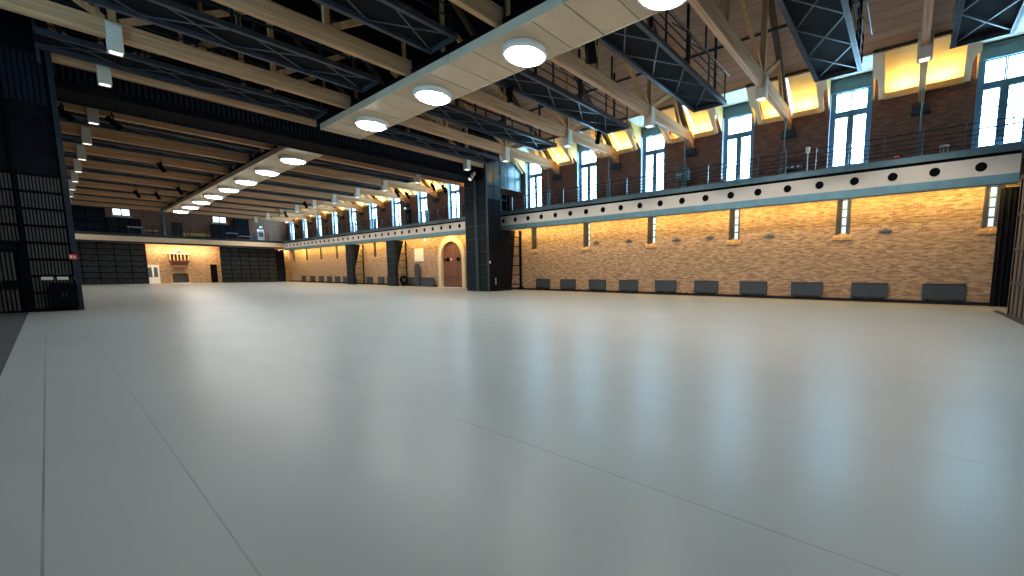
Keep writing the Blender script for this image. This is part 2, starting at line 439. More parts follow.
for i, w in enumerate(WIN[:-1]):
    y = w+3
    e = e0 if i == 0 else dup(e0, (0, y, 0), '')
    e.location = (0, y, 0); e['label'] = '%s yellow-lit eave recess above the brick from the near end' % ORD[i]
def make_dormer(y):
    t = thing('ceiling_dormer', '', 'dormer', (0, y, 0), 0, 'dormer heads over the tall windows', 'structure')
    MB().box(PX-.1, WX+.4, -1.04, 1.04, WZ1, WZ1+.12).build('soffit', M['soffit'], t)
    for sg in (-1, 1):
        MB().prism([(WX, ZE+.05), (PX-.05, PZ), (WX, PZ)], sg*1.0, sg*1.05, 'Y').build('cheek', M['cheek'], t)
    return t
d0 = make_dormer(0)
for i, y in enumerate(WIN):
    d = d0 if i == 0 else dup(d0, (0, y, 0), '')
    d.location = (0, y, 0); d['label'] = '%s dormer head over a tall window from the near end' % ORD[i]

# eave uplights
for i, w in enumerate(WIN[:-1]):
    y = w+3
    if abs(y-30) < 1: continue
    for sg in (-1, 1):
        light('eave_uplight', 'AREA', (WX+.12, y+sg*.78, ZE+.10), 25 if y < 28 else 44, (1., .73, .22), 1.05, .1, (-.45, 0, .9))

# ------------------------------------------------------------------ galleries
def gallery(label, y0, y1, holes_at):
    t = thing('gallery', label, 'gallery', (GX, y0, 0))
    L = y1-y0
    MB().box(0, .06, 0, L, 5.86, 6.66).build('fascia', M['fascia'], t)
    MB().box(.02, .1, 0, L, 6.66, 6.80).build('shadow_gap', M['black'], t)
    MB().box(-.06, .12, 0, L, 6.80, 7.06).box(-.06, .02, 0, L, 7.06, 7.10).build('edge_beam', M['teal'], t)
    MB().box(.10, WX-GX-.02, 0, L, 6.78, 6.9).build('deck', M['steel'], t)
    MB().box(-.03, .10, 0, L, 5.47, 5.86).box(.10, .3, 0, L, 5.44, 5.5).build('lower_channel', M['tealbright'], t)
    MB().box(.30, WX-GX-.02, 0, L, 5.72, 5.78).build('underside', M['cream'], t)
    first = None
    for y in holes_at:
        if first is None:
            first = MB().lathe([(.0001,-.02),(.2,-.02),(.2,.02),(.175,.02),(.165,.006),(.0001,.006)], 24).build('porthole', M['black'], t)
            first.rotation_euler = (0, -PI/2, 0); h = first
        else:
            h = first.copy(); COL.objects.link(h); h.parent = t
        h.location = (0., y-y0, 6.27)
    return t
near_holes = [-2.31+1.59*k for k in range(21)]
far_holes_y = [34.5+1.59*k for k in range(33)]
gallery('right side gallery with off-white porthole fascia nearer than the dark pier', -3.55, 30.1, near_holes)
gallery('right side gallery with porthole fascia beyond the dark pier', 33.6, 87.0, far_holes_y)

def railing(label, x, y0, y1, z, step, mat='teal'):
    t = thing('gallery_railing', label, 'railing', (x, y0, z), 0)
    L = y1-y0
    p = None; n = int(L/step)
    for k in range(n+1):
        if p is None:
            p = MB().box(-.035, .035, -.012, .012, 0, 1.14).box(-.03, .03, -.035, .035, 0, .05).box(-.05,.02,-.03,.03,1.02,1.18).build('post', M[mat], t); q = p
        else:
            q = p.copy(); COL.objects.link(q); q.parent = t
        q.location = (0, .2+k*step, 0)
    for k, zz in enumerate((.22, .42, .62, .84, 1.12)):
        r = .028 if k == 4 else .017
        MB().cyl((0, 0, zz), (0, L, zz), r, 6).build('rail', M['steel'], t)
    return t
railing('steel railing on the gallery nearer than the dark pier', GX+.05, -3.4, PORT-.05, 7.08, 1.5)
railing('steel railing on the gallery beyond the dark pier', GX+.05, 33.7, 86.9, 7.08, 1.5, 'steel')

# hanger rods from beam to gallery
def hanger():
    t = thing('hanger_rod', '', 'hanger', (GX+.1, 0, 7.05), 0, 'steel hangers holding the gallery')
    MB().cyl((0, -.05, 0), (0, -.05, 3.3), .035, 8).build('rod', M['teal'], t)
    MB().box(-.05, .05, -.2, -.16, 0, 1.35).box(-.05, .05, .06, .1, 0, 1.35).build('clamp_plate', M['teal'], t)
    MB().box(-.08, .08, -.22, .12, -.0, .06).build('foot_plate', M['teal'], t)
    return t
h0 = hanger()
for i, y in enumerate([b for b in BEAM if b != 28.62]):
    h = h0 if i == 0 else dup(h0, (GX+.1, y, 7.05), '')
    h.location = (GX+.1, y, 7.05); h['label'] = '%s steel hanger rod rising from the side gallery, from the near end' % ORD[i]

# under gallery strip lights
def strip():
    t = thing('strip_light', '', 'light', (WX-.62, 0, 5.6), 0, 'warm strip lights under the gallery')
    MB().box(-.05, .05, -2.6, 2.6, 0, .1).build('housing', M['steel'], t)
    MB().box(-.03, .03, -2.55, 2.55, -.012, 0).build('diffuser', M['ledwarm'], t)
    return t
st = strip()
sy = [y for y in WIN if y < 28]+[y for y in WIN if y-2.6 > 34]
for i, y in enumerate(sy):
    s = st if i == 0 else dup(st, (0,0,0), '')
    yy = -1.75 if i == 0 else min(y, 26.7) if y < 30 else min(y, 84)
    s.location = (WX-.62, yy, 5.6); s.scale = (1, .62 if i == 0 else 1, 1); s['label'] = '%s warm strip light under the side gallery, from the near end' % ORD[i]
    light('gallery_downlight', 'AREA', (WX-.8, yy, 5.56), 34 if i == 0 else 54, (1., .68, .20), 3.4 if i == 0 else 5.7, .1, (.75, 0, -1.))

# ------------------------------------------------------------------ timber trusses
def truss(side, short=False):
    # side +1: right half (towards windows); -1 mirrored about x = 11.68
    f = (lambda x: x) if side > 0 else (lambda x: 23.36-x)
    t = thing('roof_truss', '', 'roof truss', (0, 0, 10.18), 0, 'right timber trusses' if side > 0 else 'left timber trusses')
    xa, xb = (12.3, 22.68 if short else 26.5) if side > 0 else (12.92, 27.2)
    def bx(m, x0, x1, *r):
        a, b = sorted((f(x0), f(x1))); return m.box(a, b, *r)
    bx(MB(), xa, xb, -.13, .13, 0, .64).build('tie_beam', M['glulam'], t, bevel=.012)
    bx(MB(), xa-.04, xa, -.15, .15, -.02, .67).build('end_plate', M['bracing'], t)
    def P(x, z): return (f(x), 0, z)
    top = sl(21.1)-10.18-.3
    MB().bar(P(21.1, .64), P(21.1, top), .2, .24).build('post', M['woodz'], t)
    MB().bar(P(16.2, .64), P(16.2, sl(16.2)-10.5), .18, .22).build('post', M['woodz'], t)
    for p, q in (((20.9, .68), (16.4, 3.3)), ((21.3, .66), (23.9, 2.3)), ((16.0, .68), (12.8, 2.8)), ((24.9, .66), (23.9, 2.15)))[:1 if short else 4]:
        MB().bar(P(*p), P(*q), .14, .22).build('brace', M['woodz'], t)
    if side > 0 and not short:
        MB().prism([(26.72, .18), (11.8, sl(11.8)-10.18-.02), (11.8, sl(11.8)-10.18-.4), (26.72, -.2)], -.12, .12, 'Y').build('rafter', M['rafter'], t)
        MB().prism([(26.0, .0), (26.88, -.42), (26.88, .3), (26.4, .64), (26.0, .64)], -.13, .13, 'Y').build('corbel', M['glulam'], t)
        MB().box(26.5, 26.89, -.35, .35, -.82, -.42).build('padstone', M['meshline'], t)
    return t
tr = truss(1); tl = truss(-1); ts = truss(1, True)
for i, y in enumerate(BEAM):
    a = tr if i == 0 else ts if y == 28.62 else dup(tr, (0,0,0), '')
    a.location = (0, y, 10.26 if y == 28.62 else 10.18); a['label'] = '%s timber roof truss from the near end, on the window side of the duct' % ORD[i]
    b = tl if i == 0 else dup(tl, (0,0,0), '')
    b.location = (0, y, 10.26 if y == 28.62 else 10.18); b['label'] = '%s timber roof truss from the near end, on the dark side of the duct' % ORD[i]

# ivory downlight boxes around the posts
def downbox():
    t = thing('downlight_box', '', 'light', (0,0,0), 0, 'ivory downlight boxes on the roof beams')
    MB().box(-.2, .2, -.24, -.16, 0, 1.0).box(-.2, .2, .16, .24, 0, 1.0).box(-.2, -.17, -.16, .16, 0, 1.).box(.17, .2, -.16, .16, 0, 1.).build('housing', M['offwhite'], t, bevel=.012)
    MB().box(-.15, .15, -.15, .15, .015, .03).build('lens', M['glow'], t)
    return t
db = downbox(); first = True
for side, x in (('window', 21.1), ('dark', 2.26)):
    for i, y in enumerate(BEAM):
        d = db if first else dup(db, (0,0,0), ''); first = False
        d.location = (x, y, 9.80 if y == 28.62 else 9.72); d['label'] = 'ivory downlight box on the %s beam from the near end, %s side' % (ORD[i], side)
for x in (21.1, 2.26):
    for y in BEAM:
        if y == 28.62: continue
        light('downlight_beam', 'SPOT', (x, y, 9.70), 460 if x > 10 else 150, (1., .90, .78), .2, direc=(0, 0, -1), spot=math.radians(128), blend=.35)
# ------------------------------------------------------------------ lighting catwalks
def catwalk(detail):
    L = 9.7
    t = thing('lighting_catwalk', '', 'catwalk', (0,0,0), 0, 'steel catwalks between the trusses')
    for sy_ in (-.85, .85):
        MB().box(0, L, sy_-.05, sy_+.05, 0, .22).box(0, L, sy_-.09, sy_+.09, 0, .03).build('chord', M['chord'], t)
    MB().box(0, L, -.8, .8, .2, .24).build('deck', M['deck'], t)
    MB().box(L-.06, L, -.8, .8, 0, .2).build('end_plate', M['bracing'], t)
    n = 4
    for k in range(n):
        x0 = L-.1-k*2.4; x1 = max(.05, x0-2.4)
        MB().bar((x0, -.8, .1), (x1, .8, .1), .05, .03).build('brace', M['bracing'], t)
        if detail: MB().bar((x0, .8, .13), (x1, -.8, .13), .05, .03).build('brace', M['bracing'], t)
    for sy_ in (-.9, .9):
        if detail:
            for k in range(5):
                x = L-.3-k*2.2
                MB().box(x-.035, x+.035, sy_-.03, sy_+.03, .2, 1.45).build('post', M['steel'], t)
        for z in ((.62, 1.0, 1.4) if detail else (1.4,)):
            MB().cyl((0, sy_, z), (L-.3, sy_, z), .028, 6).build('handrail', M['steel'], t)
    if detail:
        for x in (1.6, 4.8, 8.0):
            MB().box(x-.05, x+.05, -.95, -.85, .2, 2.6).build('hanger', M['steel'], t)
        # outrigger ladder rack along the near side
        for k in range(3):
            MB().cyl((3.2+k*1.9, -.95, 1.1), (4.6+k*1.9, -1.25, 1.1), .025, 6).build('outrigger', M['steel'], t)
        MB().cyl((2.6, -1.25, 1.1), (L-.7, -1.25, 1.1), .025, 6).build('pipe_rail', M['bracing'], t)
    return t
cwA = catwalk(True); cwB = catwalk(False); usedA = usedB = False
CW = [y for y in WIN]
for side, x in (('window', 12.75), ('dark', .5)):
    for i, y in enumerate(CW):
        if y == 33 and side == 'dark': continue
        near = y < 30
        src, used = (cwA, usedA) if near else (cwB, usedB)
        c = src if not used else dup(src, (0,0,0), '')
        if near: usedA = True
        else: usedB = True
        yc = -1.7 if y == -3 else y+.06
        c.location = (x, yc, 10.42)
        if side == 'dark':
            c.location = (x+.0, yc, 10.42); c.scale = (1, -1, 1)
        else: c.rotation_euler = (0,0,0)
        c['label'] = '%s steel lighting catwalk from the near end, on the %s side of the duct' % (ORD[i], side)

# long black pipes strung under the roof boards
for i, (x, lab) in enumerate(((22.0, 'black pipe strung lengthwise under the brown roof boards'),)):
    t = thing('lighting_pipe', lab, 'pipe', (x, BY+.2, 13.15))
    MB().cyl((0, 0, 0), (0, 33.5, 0), .07, 8).build('pipe', M['steel'], t)
    for k in range(6):
        MB().box(-.04, .04, 1.6+k*6-.04, 1.6+k*6+.04, 0, sl(22)-13.15+.02).build('drop_rod', M['steel'], t)

# ------------------------------------------------------------------ central duct and lamps
DX0, DX1, DZ = 10.22, 12.38, 9.75
def duct(label, y0, joints, y1):
    t = thing('ceiling_duct', label, 'duct', (DX0, y0, DZ))
    ys = [y0]+[j for j in joints if y0+.3 < j < y1-.3]+[y1]
    W = DX1-DX0
    for k, (a, b) in enumerate(zip(ys, ys[1:])):
        g = .025
        MB().box(.02, W-.02, a-y0+g, b-y0-g, .03, .30).build('panel', M['duct'], t, bevel=.008)
        MB().box(0, .02, a-y0+g, b-y0-g, 0.0, .34).build('edge_panel', M['ductside'], t)
        MB().box(W-.02, W, a-y0+g, b-y0-g, 0.0, .34).build('edge_panel', M['ductside'], t)
        for q in (.24, .76):
            mid = a+(b-a)*q-y0
            MB().box(.02, W-.02, mid-.009, mid+.009, .022, .03).build('seam', M['gatedark'], t)
    MB().box(.2, W-.2, .1, y1-y0-.1, .3, .7).build('spine', M['black'], t)
    return t
JN = [2.95+5.93*k for k in range(-1, 16)]
duct('beige ceiling duct nearer than the dark portal bulkhead', BY+.1, JN, 27.4)
duct('beige ceiling duct beyond the dark portal bulkhead', 31.2, JN, 80.5)
def lamp():
    t = thing('drum_lamp', '', 'ceiling lamp', (0,0,0), 0, 'round lamps under the duct')
    MB().lathe([(.5, .235), (.82, .235), (.83, .06), (.80, 0), (.66, 0), (.64, .03), (.5, .03)], 40).build('drum', M['white'], t, smooth=True)
    MB().lathe([(.0001, -.10), (.35, -.095), (.58, -.085), (.645, -.06), (.645, .03), (.0001, .03)], 40).build('lens', M['lens'], t, smooth=True)
    return t
la = lamp()
LY = [.1, 6.05, 11.75, 17.75, 23.7, 35.5, 41.25, 47.1, 52.8, 58.7, 64.5, 70.4, 76.4]
for i, y in enumerate(LY):
    l = la if i == 0 else dup(la, (0,0,0), '')
    l.location = (11.36, y, 9.54)
    l['label'] = ('round white drum lamp under the near duct, %s from its near end' % ORD[i]) if i < 5 else ('round white drum lamp under the far duct, %s beyond the bulkhead' % ORD[i-5])

# ------------------------------------------------------------------ dark portal across the hall
def slat_face(m, x0, x1, y, z0, z1, pitch, depth=.05, w=.5):
    n = int((x1-x0)/pitch)
    for k in range(n):
        x = x0+(k+.5)*pitch
        m.box(x-pitch*w/2, x+pitch*w/2, y-depth, y, z0, z1)
    return m
# bulkhead
t = thing('portal_bulkhead', 'black slatted bulkhead spanning the hall between two dark piers', 'bulkhead', (.84, 28.98, 9.36))
MB().box(0, 21.85, .05, 2.2, .04, 3.4).build('casing', M['black'], t)
slat_face(MB(), 0, 21.85, .05, .42, 2.2, .2, .05, .4).build('slatted_front', M['base'], t)
MB().box(0, 21.85, -.06, .05, 0, .09).build('edge_rail', M['black'], t)
MB().box(0, 21.85, 2.1, 2.22, -.02, .06).build('rear_rail', M['base'], t)
# left tower: slatted black wall
t = thing('portal_tower', 'tall black slatted tower wall beside the carpet', 'tower', (-4.13, PORT, 0))
MB().box(0, 5.0, .06, 4.0, 0, 14).build('core', M['blackcloth'], t)
rows = [.1+.68*k for k in range(9)]
for k, (a, b) in enumerate(zip(rows, rows[1:])):
    slat_face(MB(), 3.74, 4.82, .06, a+.05, b-.05, .0885, .045, .55).build('slat_panel', M['slat'], t)
    if a > 2.4: slat_face(MB(), .6, 3.62, .06, a+.05, b-.05, .0885, .045, .55).build('slat_panel', M['slat'], t)
for z in rows[1:]:
    MB().box(3.7, 4.85, -.02, .06, z-.05, z+.05).build('cross_rail', M['black'], t)
    if z > 2.6: MB().box(0, 3.62, -.02, .06, z-.05, z+.05).build('cross_rail', M['black'], t)
MB().box(4.84, 5.0, -.08, .06, 0, 14).build('edge_post', M['steel'], t)
MB().box(3.58, 3.74, -.07, .06, 0, 2.6).box(3.64, 3.72, -.05, .06, 2.6, 9).build('door_post', M['black'], t)
MB().box(3.72, 5.0, -.06, .06, 0, .14).build('plinth', M['black'], t)
dl = slat_face(MB(), 1.2, 3.5, .04, .08, 2.42, .105, .045, .55).build('door_leaf', M['slat'], t)
MB().box(3.05, 3.4, -.06, -.04, .95, 1.3).build('lock_box', M['black'], dl)
MB().box(3.5, 3.58, -.05, .06, 0, 2.5).box(1.2, 3.58, -.05, .06, 2.42, 2.58).build('door_frame', M['black'], t)
MB().box(4.62, 4.72, -.05, .06, 10.0, 11.6).build('cable_tray', M['chord'], t)
slat_face(MB(), .1, 4.8, .06, 8.4, 10.3, .15, .03, .7).build('upper_panel', M['base'], t)
# things fixed on it
t = thing('fire_sign', 'small red sign with white pictograms on black slatted tower', 'sign', (.74, PORT-.1, 2.16))
MB().box(-.11, .11, 0, .03, 0, .22).build('plate', M['red'], t)
MB().box(-.08, -.015, -.006, 0, .05, .17).box(.015, .05, -.006, 0, .06, .16).box(.06, .085, -.006, 0, .06, .11).build('pictogram', M['white'], t)
for i, (x, w, lab) in enumerate(((.02, .3, 'left of two pale switch plates above the black locker'), (.42, .3, 'right of two pale switch plates above the black locker'), (.77, .11, 'tiny pale round-cornered plate near the tower edge'))):
    t = thing('switch_plate', lab, 'switch plate', (x-.02, PORT-.05, 1.30), 0)
    MB().box(-w/2, w/2, 0, .03, 0, .13).build('plate', M['offwhite'], t, bevel=.008)
    MB().box(-w/4, w/4, -.012, 0, .04, .09).build('rocker', M['white'], t)
t = thing('wall_locker', 'black two-door locker at the foot of the slatted tower', 'locker', (.02, PORT-.32, .16))
MB().box(0, .72, 0, .25, 0, 1.02).build('body', M['black'], t)
for k in (0, 1):
    d = MB().box(.03+k*.34, .35+k*.34, -.02, 0, .04, .98).build('door', M['black'], t, bevel=.006)
    MB().box(.30+k*.1, .32+k*.1, -.04, -.02, .45, .6).build('handle', M['chord'], d)

# right pier: gridded dark steel
PXR = 22.74
t = thing('portal_pier', 'tall dark gridded steel pier beside the arched door', 'pier', (PXR, PORT, 0))
MB().box(.05, 1.55, .08, 3.05, 0, 14).build('core', M['blackcloth'], t)
rows = [.1+1.1*k for k in range(11)]
for (a, b) in ((.12, 1.22), (1.62, 3.0)):
    for k in range(10):
        MB().box(0, .05, a, b, rows[k]+.04, rows[k+1]-.04).build('mesh_panel', M['mesh'], t, bevel=.01)
for z in rows: MB().box(-.01, .05, .05, 3.05, z-.022, z+.022).build('cross_rail', M['meshline'], t)
MB().box(-.08, .05, 1.24, 1.60, 0, 12).build('rib', M['meshline'], t)
MB().box(-.03, .10, -.03, .08, 0, 12).build('corner_post', M['meshline'], t)
for k in range(7, 10):
    for x0 in (.14, .85): MB().box(x0, x0+.66, .05, .08, rows[k]+.04, rows[k+1]-.04).build('front_panel', M['screenpane'] if k > 7 else M['mesh'], t)
# screen across the gallery: glazed above, set back with a door below
for x0, x1 in ((1.58, 2.4), (2.45, 3.25), (3.3, 4.12)):
    for k in (8, 9): MB().box(x0, x1, .05, .08, rows[k]+.04, rows[k+1]-.04).build('screen_pane', M['screenpane'], t)
for k in (8, 9, 10): MB().box(1.56, 4.13, .03, .09, rows[k]-.03, rows[k]+.03).build('screen_rail', M['chord'], t)
for x0, x1 in ((2.6, 3.0), (3.8, 4.12)):
    for k in (6, 7): MB().box(x0, x1, 1.82, 1.85, rows[k]+.05, rows[k+1]-.05).build('screen_pane', M['base'], t)
for x in (2.575, 3.78): MB().box(x-.025, x+.025, 1.8, 1.86, 7.1, 8.9).build('screen_post', M['chord'], t)
dd = MB().box(3.0, 3.75, 1.72, 1.78, 7.12, 8.85).build('screen_door', M['frame'], t)
MB().box(3.1, 3.65, 1.70, 1.72, 7.35, 8.2).box(3.1, 3.65, 1.70, 1.72, 8.3, 8.75).build('door_glass', M['black'], dd)
# lower front: slanting dark drape and ladder-like rails to the wall
MB().prism([(1.55, 0), (3.0, 0), (3.55, 5.4), (1.55, 5.4)], .5, .58, 'Y').build('slanting_drape', M['blackcloth'], t)
MB().box(3.95, 4.13, .3, .45, 0, 5.44).build('wall_post', M['black'], t)
for k in range(6):
    z = .55+k*.86
    MB().box(2.9, 4.0, .36, .42, z-.035, z+.035).build('ladder_rail', M['black'], t)
MB().box(3.6, 4.1, .1, .3, 0, .28).build('foot_box', M['black'], t)
t = thing('wall_phone', 'small pale call point on the front of the dark pier', 'call point', (PXR-.0, PORT-.02, 2.4))
MB().box(.10, .26, 0, .05, 0, .2).build('case', M['offwhite'], t, bevel=.01)
MB().box(.14, .22, -.012, 0, .06, .14).build('button', M['white'], t)
t = thing('safety_notice', 'tall slim pale notice low on the dark pier front', 'notice', (PXR+.75, PORT+.04, .55))
MB().box(0, .13, 0, .03, 0, .62).build('plate', M['bracing'], t)
MB().box(.03, .10, -.008, 0, .1, .22).box(.03, .10, -.008, 0, .3, .36).box(.03, .10, -.008, 0, .42, .54).build('marking', M['white'], t)

# slender brace frames further down the side wall
def brace_frame():
    t = thing('brace_frame', '', 'brace frame', (25.35, 0, 0), 0, 'dark brace frames under the far gallery')
    MB().box(0, .35, 0, 1.9, 0, 5.45).build('column', M['mesh'], t)
    for k in range(1, 6): MB().box(-.012, 0, .02, 1.88, k*.9-.025, k*.9+.025).build('panel_joint', M['meshline'], t)
    MB().prism([(.35, 5.45), (1.15, 5.45), (.35, 2.2)], .0, .08, 'Y').build('dark_triangle', M['blackcloth'], t)  # dark triangular sheet, wide at the top and tapering down the column
    for k in range(6): MB().box(.35, 1.5, .02, .08, .5+k*.85-.03, .5+k*.85+.03).build('ladder_rail', M['black'], t)
    MB().box(1.4, 1.5, 0, .1, 0, 5.45).build('wall_post', M['black'], t)
    return t
b0 = brace_frame(); b0.location = (25.35, 48.9, 0); b0['label'] = 'dark brace frame under the far gallery, nearer the arched door'
dup(b0, (25.35, 60.3, 0), 'dark brace frame under the far gallery, nearer the far end wall')

# ------------------------------------------------------------------ along the right wall
def radiator():
    t = thing('radiator', '', 'radiator', (WX-.14, 0, .2), 0, 'charcoal radiators along the brick wall')
    MB().box(0, .11, -.83, .83, .05, .86).build('casing', M['rad'], t, bevel=.012)
    MB().box(-.006, 0, -.78, .78, .80, .82).box(-.006, 0, -.78, .78, .09, .105).build('grille_slot', M['black'], t)
    for s in (-.6, .6): MB().box(.02, .1, s-.04, s+.04, -.2, .05).build('foot', M['base'], t)
    return t
RY = [-1.48, 1.58, 4.63, 7.66, 10.74, 13.77, 16.9, 19.85, 22.98, 25.92]
RF = [48.0, 53.2, 55.6, 58.8, 63.6, 66.4, 69.2, 72.2, 75.4, 79., 83.]
ra = radiator()
for i, y in enumerate(RY+RF):
    r = ra if i == 0 else dup(ra, (0,0,0), '')
    r.location = (WX-.14, y, .2)
    if i < 10: r['label'] = 'charcoal radiator on the near brick wall, %s from the black drape' % ORD[i]
    else: r['label'] = 'small distant charcoal radiator on the brick wall, %s beyond the leaning pads' % ORD[i-10]
    if i >= 10: r['group'] = 'distant radiators beyond the arched door'
# little metal plates on the brick
PL = [(20.0, 3.95), (16.9, 3.95), (13.0, 3.85), (10.6, 3.9), (6.85, 3.8), (1.05, 3.75)]
for i, (y, z) in enumerate(PL):
    t = thing('wall_bracket', 'small pale metal bracket on the brick wall, %s from the dark pier' % ORD[i], 'bracket', (WX-.1, y, z), 0, 'small brackets on the brick')
    MB().box(.02, .1, -.28, .28, 0, .09).build('bar', M['bracing'], t)
    MB().box(-.02, .1, -.07, .07, .0, .16).build('clip', M['bracing'], t)
# black drape and brown sliding gate at the near end
m = MB(); N = 40
for k in range(N):
    y = -3.17-1.3*k/N; d = .05*math.sin(k*1.1)+.03*math.sin(k*2.3+1)
    y2 = -3.17-1.3*(k+1)/N; d2 = .05*math.sin((k+1)*1.1)+.03*math.sin((k+1)*2.3+1)
    m.prism([(WX-.28+d, y), (WX-.2+d, y), (WX-.2+d2, y2), (WX-.28+d2, y2)], .02, 5.44, 'Z')
t = thing('stage_drape', 'tall black drape hanging beside the near end of the brick wall', 'curtain', (0,0,0))
m.build('cloth', M['blackcloth'], t)
MB().cyl((WX-.24, -3.17, 5.42), (WX-.24, -4.5, 5.42), .03, 8).build('rail', M['steel'], t)
t = thing('sliding_gate', 'brown panelled sliding gate at the near end of the hall', 'gate', (13.6, -2.95, 0))
MB().box(0, 7.0, -.1, -.02, .06, 4.95).build('leaf', M['gate'], t)
m = MB()
for k in range(11): m.box(k*.7-.06 if k else 0, k*.7+.06 if k < 10 else 7.0, -.02, .02, .06, 4.95)
for z in (.1, 1.25, 2.4, 3.6, 4.85): m.box(0, 7., -.02, .015, z-.06, z+.06)
m.build('frame_rails', M['gatedark'], t)
MB().box(0, 10.0, -.16, .0, 0, .05).build('floor_track', M['gatedark'], t)
MB().box(6.94, 7.02, -.12, .03, .06, 4.95).build('edge_strip', M['gate'], t)

# ------------------------------------------------------------------ arched door, board, pads
t = thing('door_1', 'arched red-brown double door in a cream stone surround', 'door', (WX, 39.65, 0), 0, None, 'structure')
outer = [(y-39.65, z) for y, z in arch_pts(37.2, 42.1, 3.3, 20)]; inner = [(y-39.65, z) for y, z in arch_pts(37.75, 41.55, 3.2, 20)]
m = MB()
po = [(2.45, 0)]+outer+[(-2.45, 0)]; pi_ = [(1.9, 0)]+inner+[(-1.9, 0)]
for k in range(len(po)-1):
    m.prism([po[k], po[k+1], pi_[k+1], pi_[k]], -.14, .5, 'X')
m.build('stone_surround', M['stone'], t)
for s in (-1, 1):
    pts = [p for p in inner if p[0]*s >= -.001]
    poly = [(0.01*s, 0), (1.9*s, 0)]+sorted(pts, key=lambda p: -p[0]*s)
    poly[-1] = (0.01*s, poly[-1][1])
    lf = MB().prism(poly, .16, .24, 'X').build('door_leaf', M['door'], t)
    m = MB()
    for k in range(1, 4): m.box(.145, .16, s*k*.47-.012, s*k*.47+.012, .1, 4.2)
    m.build('board_seam', M['gatedark'], lf)
    MB().box(.10, .16, min(s*.55, s*1.75), max(s*.55, s*1.75), 3.0, 3.12).cyl((.10, s*.95, 3.06), (.17, s*.95, 3.06), .24, 12).build('strap_hinge', M['black'], lf)
    MB().box(.12, .16, min(s*.05, s*1.75), max(s*.05, s*1.75), 1.05, 1.13).build('lower_strap', M['gatedark'], lf)
    if s > 0: MB().cyl((.08, s*.32, 3.05), (.16, s*.32, 3.05), .13, 12).build('lantern', M['offwhite'], lf)
# wall above the arch keeps the opening closed
mb = MB(); fil = [(y, z) for y, z in arch_pts(37.7, 41.6, 3.2, 20)]
t = thing('notice_board', 'pale notice board on the brick wall left of the arched door', 'board', (WX-.08, 46.1, 2.95))
MB().box(0, .06, -.95, .95, 0, 1.5).build('frame', M['white'], t)
MB().box(-.012, 0, -.85, .85, .08, 1.42).build('sheet', M['offwhite'], t)
t = thing('foam_pad', 'tall round-topped charcoal pad standing under the pale notice board', 'pad', (WX-.4, 46.2, 0))
poly = [(-.5, 0), (.5, 0), (.5, 2.2)]+[(.5*math.cos(a), 2.2+.5*math.sin(a)) for a in [PI*k/10 for k in range(1, 10)]]+[(-.5, 2.2)]
MB().prism(poly, 0, .14, 'X').build('pad', M['rad'], t)
MB().prism([(u*.9, .1+v*.95) for u, v in poly], -.01, 0, 'X').build('cover', M['rad'], t)
t = thing('foam_pad', 'low wide charcoal pad leaning on the brick beside the arched door', 'pad', (WX-.36, 44.2, 0))
MB().box(0, .18, -1.3, 1.3, .02, 1.05).build('pad', M['rad'], t, bevel=.03)
MB().box(-.01, 0, -1.2, 1.2, .95, .98).build('seam', M['black'], t)
t = thing('hose_reel', 'small black hose reel standing inside the nearer brace frame', 'hose reel', (26.2, 48.6, 0))
MB().cyl((0, 0, .75), (0, .14, .75), .5, 20).build('rim', M['black'], t)
MB().cyl((0, -.03, .75), (0, 0, .75), .24, 16).build('hub', M['chord'], t)
MB().box(-.25, .25, .02, .12, 0, .3).build('stand', M['black'], t)

# ------------------------------------------------------------------ far end
GY = 87.
t = thing('end_gallery', 'far end gallery with plain tan fascia across the hall', 'gallery', (LX+.02, GY, 0))
W = WX-LX-.04
MB().box(0, GX-LX, 0, .08, 5.98, 6.70).build('fascia', M['fasciatan'], t)
MB().box(0, GX-LX, -.06, .1, 6.74, 7.06).build('edge_beam', M['steel'], t)
MB().box(0, W, .1, 3.0, 6.74, 6.9).build('deck', M['steel'], t)
MB().box(0, GX-LX, -.02, .3, 5.72, 5.98).build('lower_channel', M['steel'], t)
MB().box(0, W, .3, 3.0, 5.8, 5.9).build('underside', M['cream'], t)
r = thing('gallery_railing', 'dark railing along the far end gallery', 'railing', (LX, GY+.05, 7.06))
L = GX-LX; p = None
for k in range(16):
    if p is None: p = MB().box(-.04, .04, -.02, .02, 0, 1.14).build('post', M['steel'], r); q = p
    else: q = p.copy(); COL.objects.link(q); q.parent = r
    q.location = (.3+k*1.95, 0, 0)
for zz in (.3, .58, .86, 1.12): MB().cyl((0, 0, zz), (L, 0, zz), .02, 6).build('rail', M['steel'], r)
# far windows
for i, (x, lab) in enumerate(((7.2, 'small daylit window high on the far wall, left of the duct'), (17.85, 'small daylit window high on the far wall, right of the duct'))):
    t = thing('window_%d' % (40+i), lab, 'window', (x, FY, 9.7), 0, None, 'structure')
    MB().box(-.9, -.78, .1, .2, 0, 1.9).box(.78, .9, .1, .2, 0, 1.9).box(-.78, .78, .1, .2, 0, .1).box(-.78, .78, .1, .2, 1.8, 1.9).box(-.06, .06, .08, .2, .1, 1.8).box(-.78, .78, .08, .2, 1.15, 1.27).build('window_frame', M['frame'], t)
    for a, b, c, d in ((-.78, -.06, .1, 1.15), (.06, .78, .1, 1.15), (-.78, -.06, 1.27, 1.8), (.06, .78, 1.27, 1.8)):
        MB().box(a, b, .15, .16, c, d).build('pane', M['farpane'], t)
    MB().box(-1., 1., -.12, .1, -.16, 0).build('sill', M['white'], t)
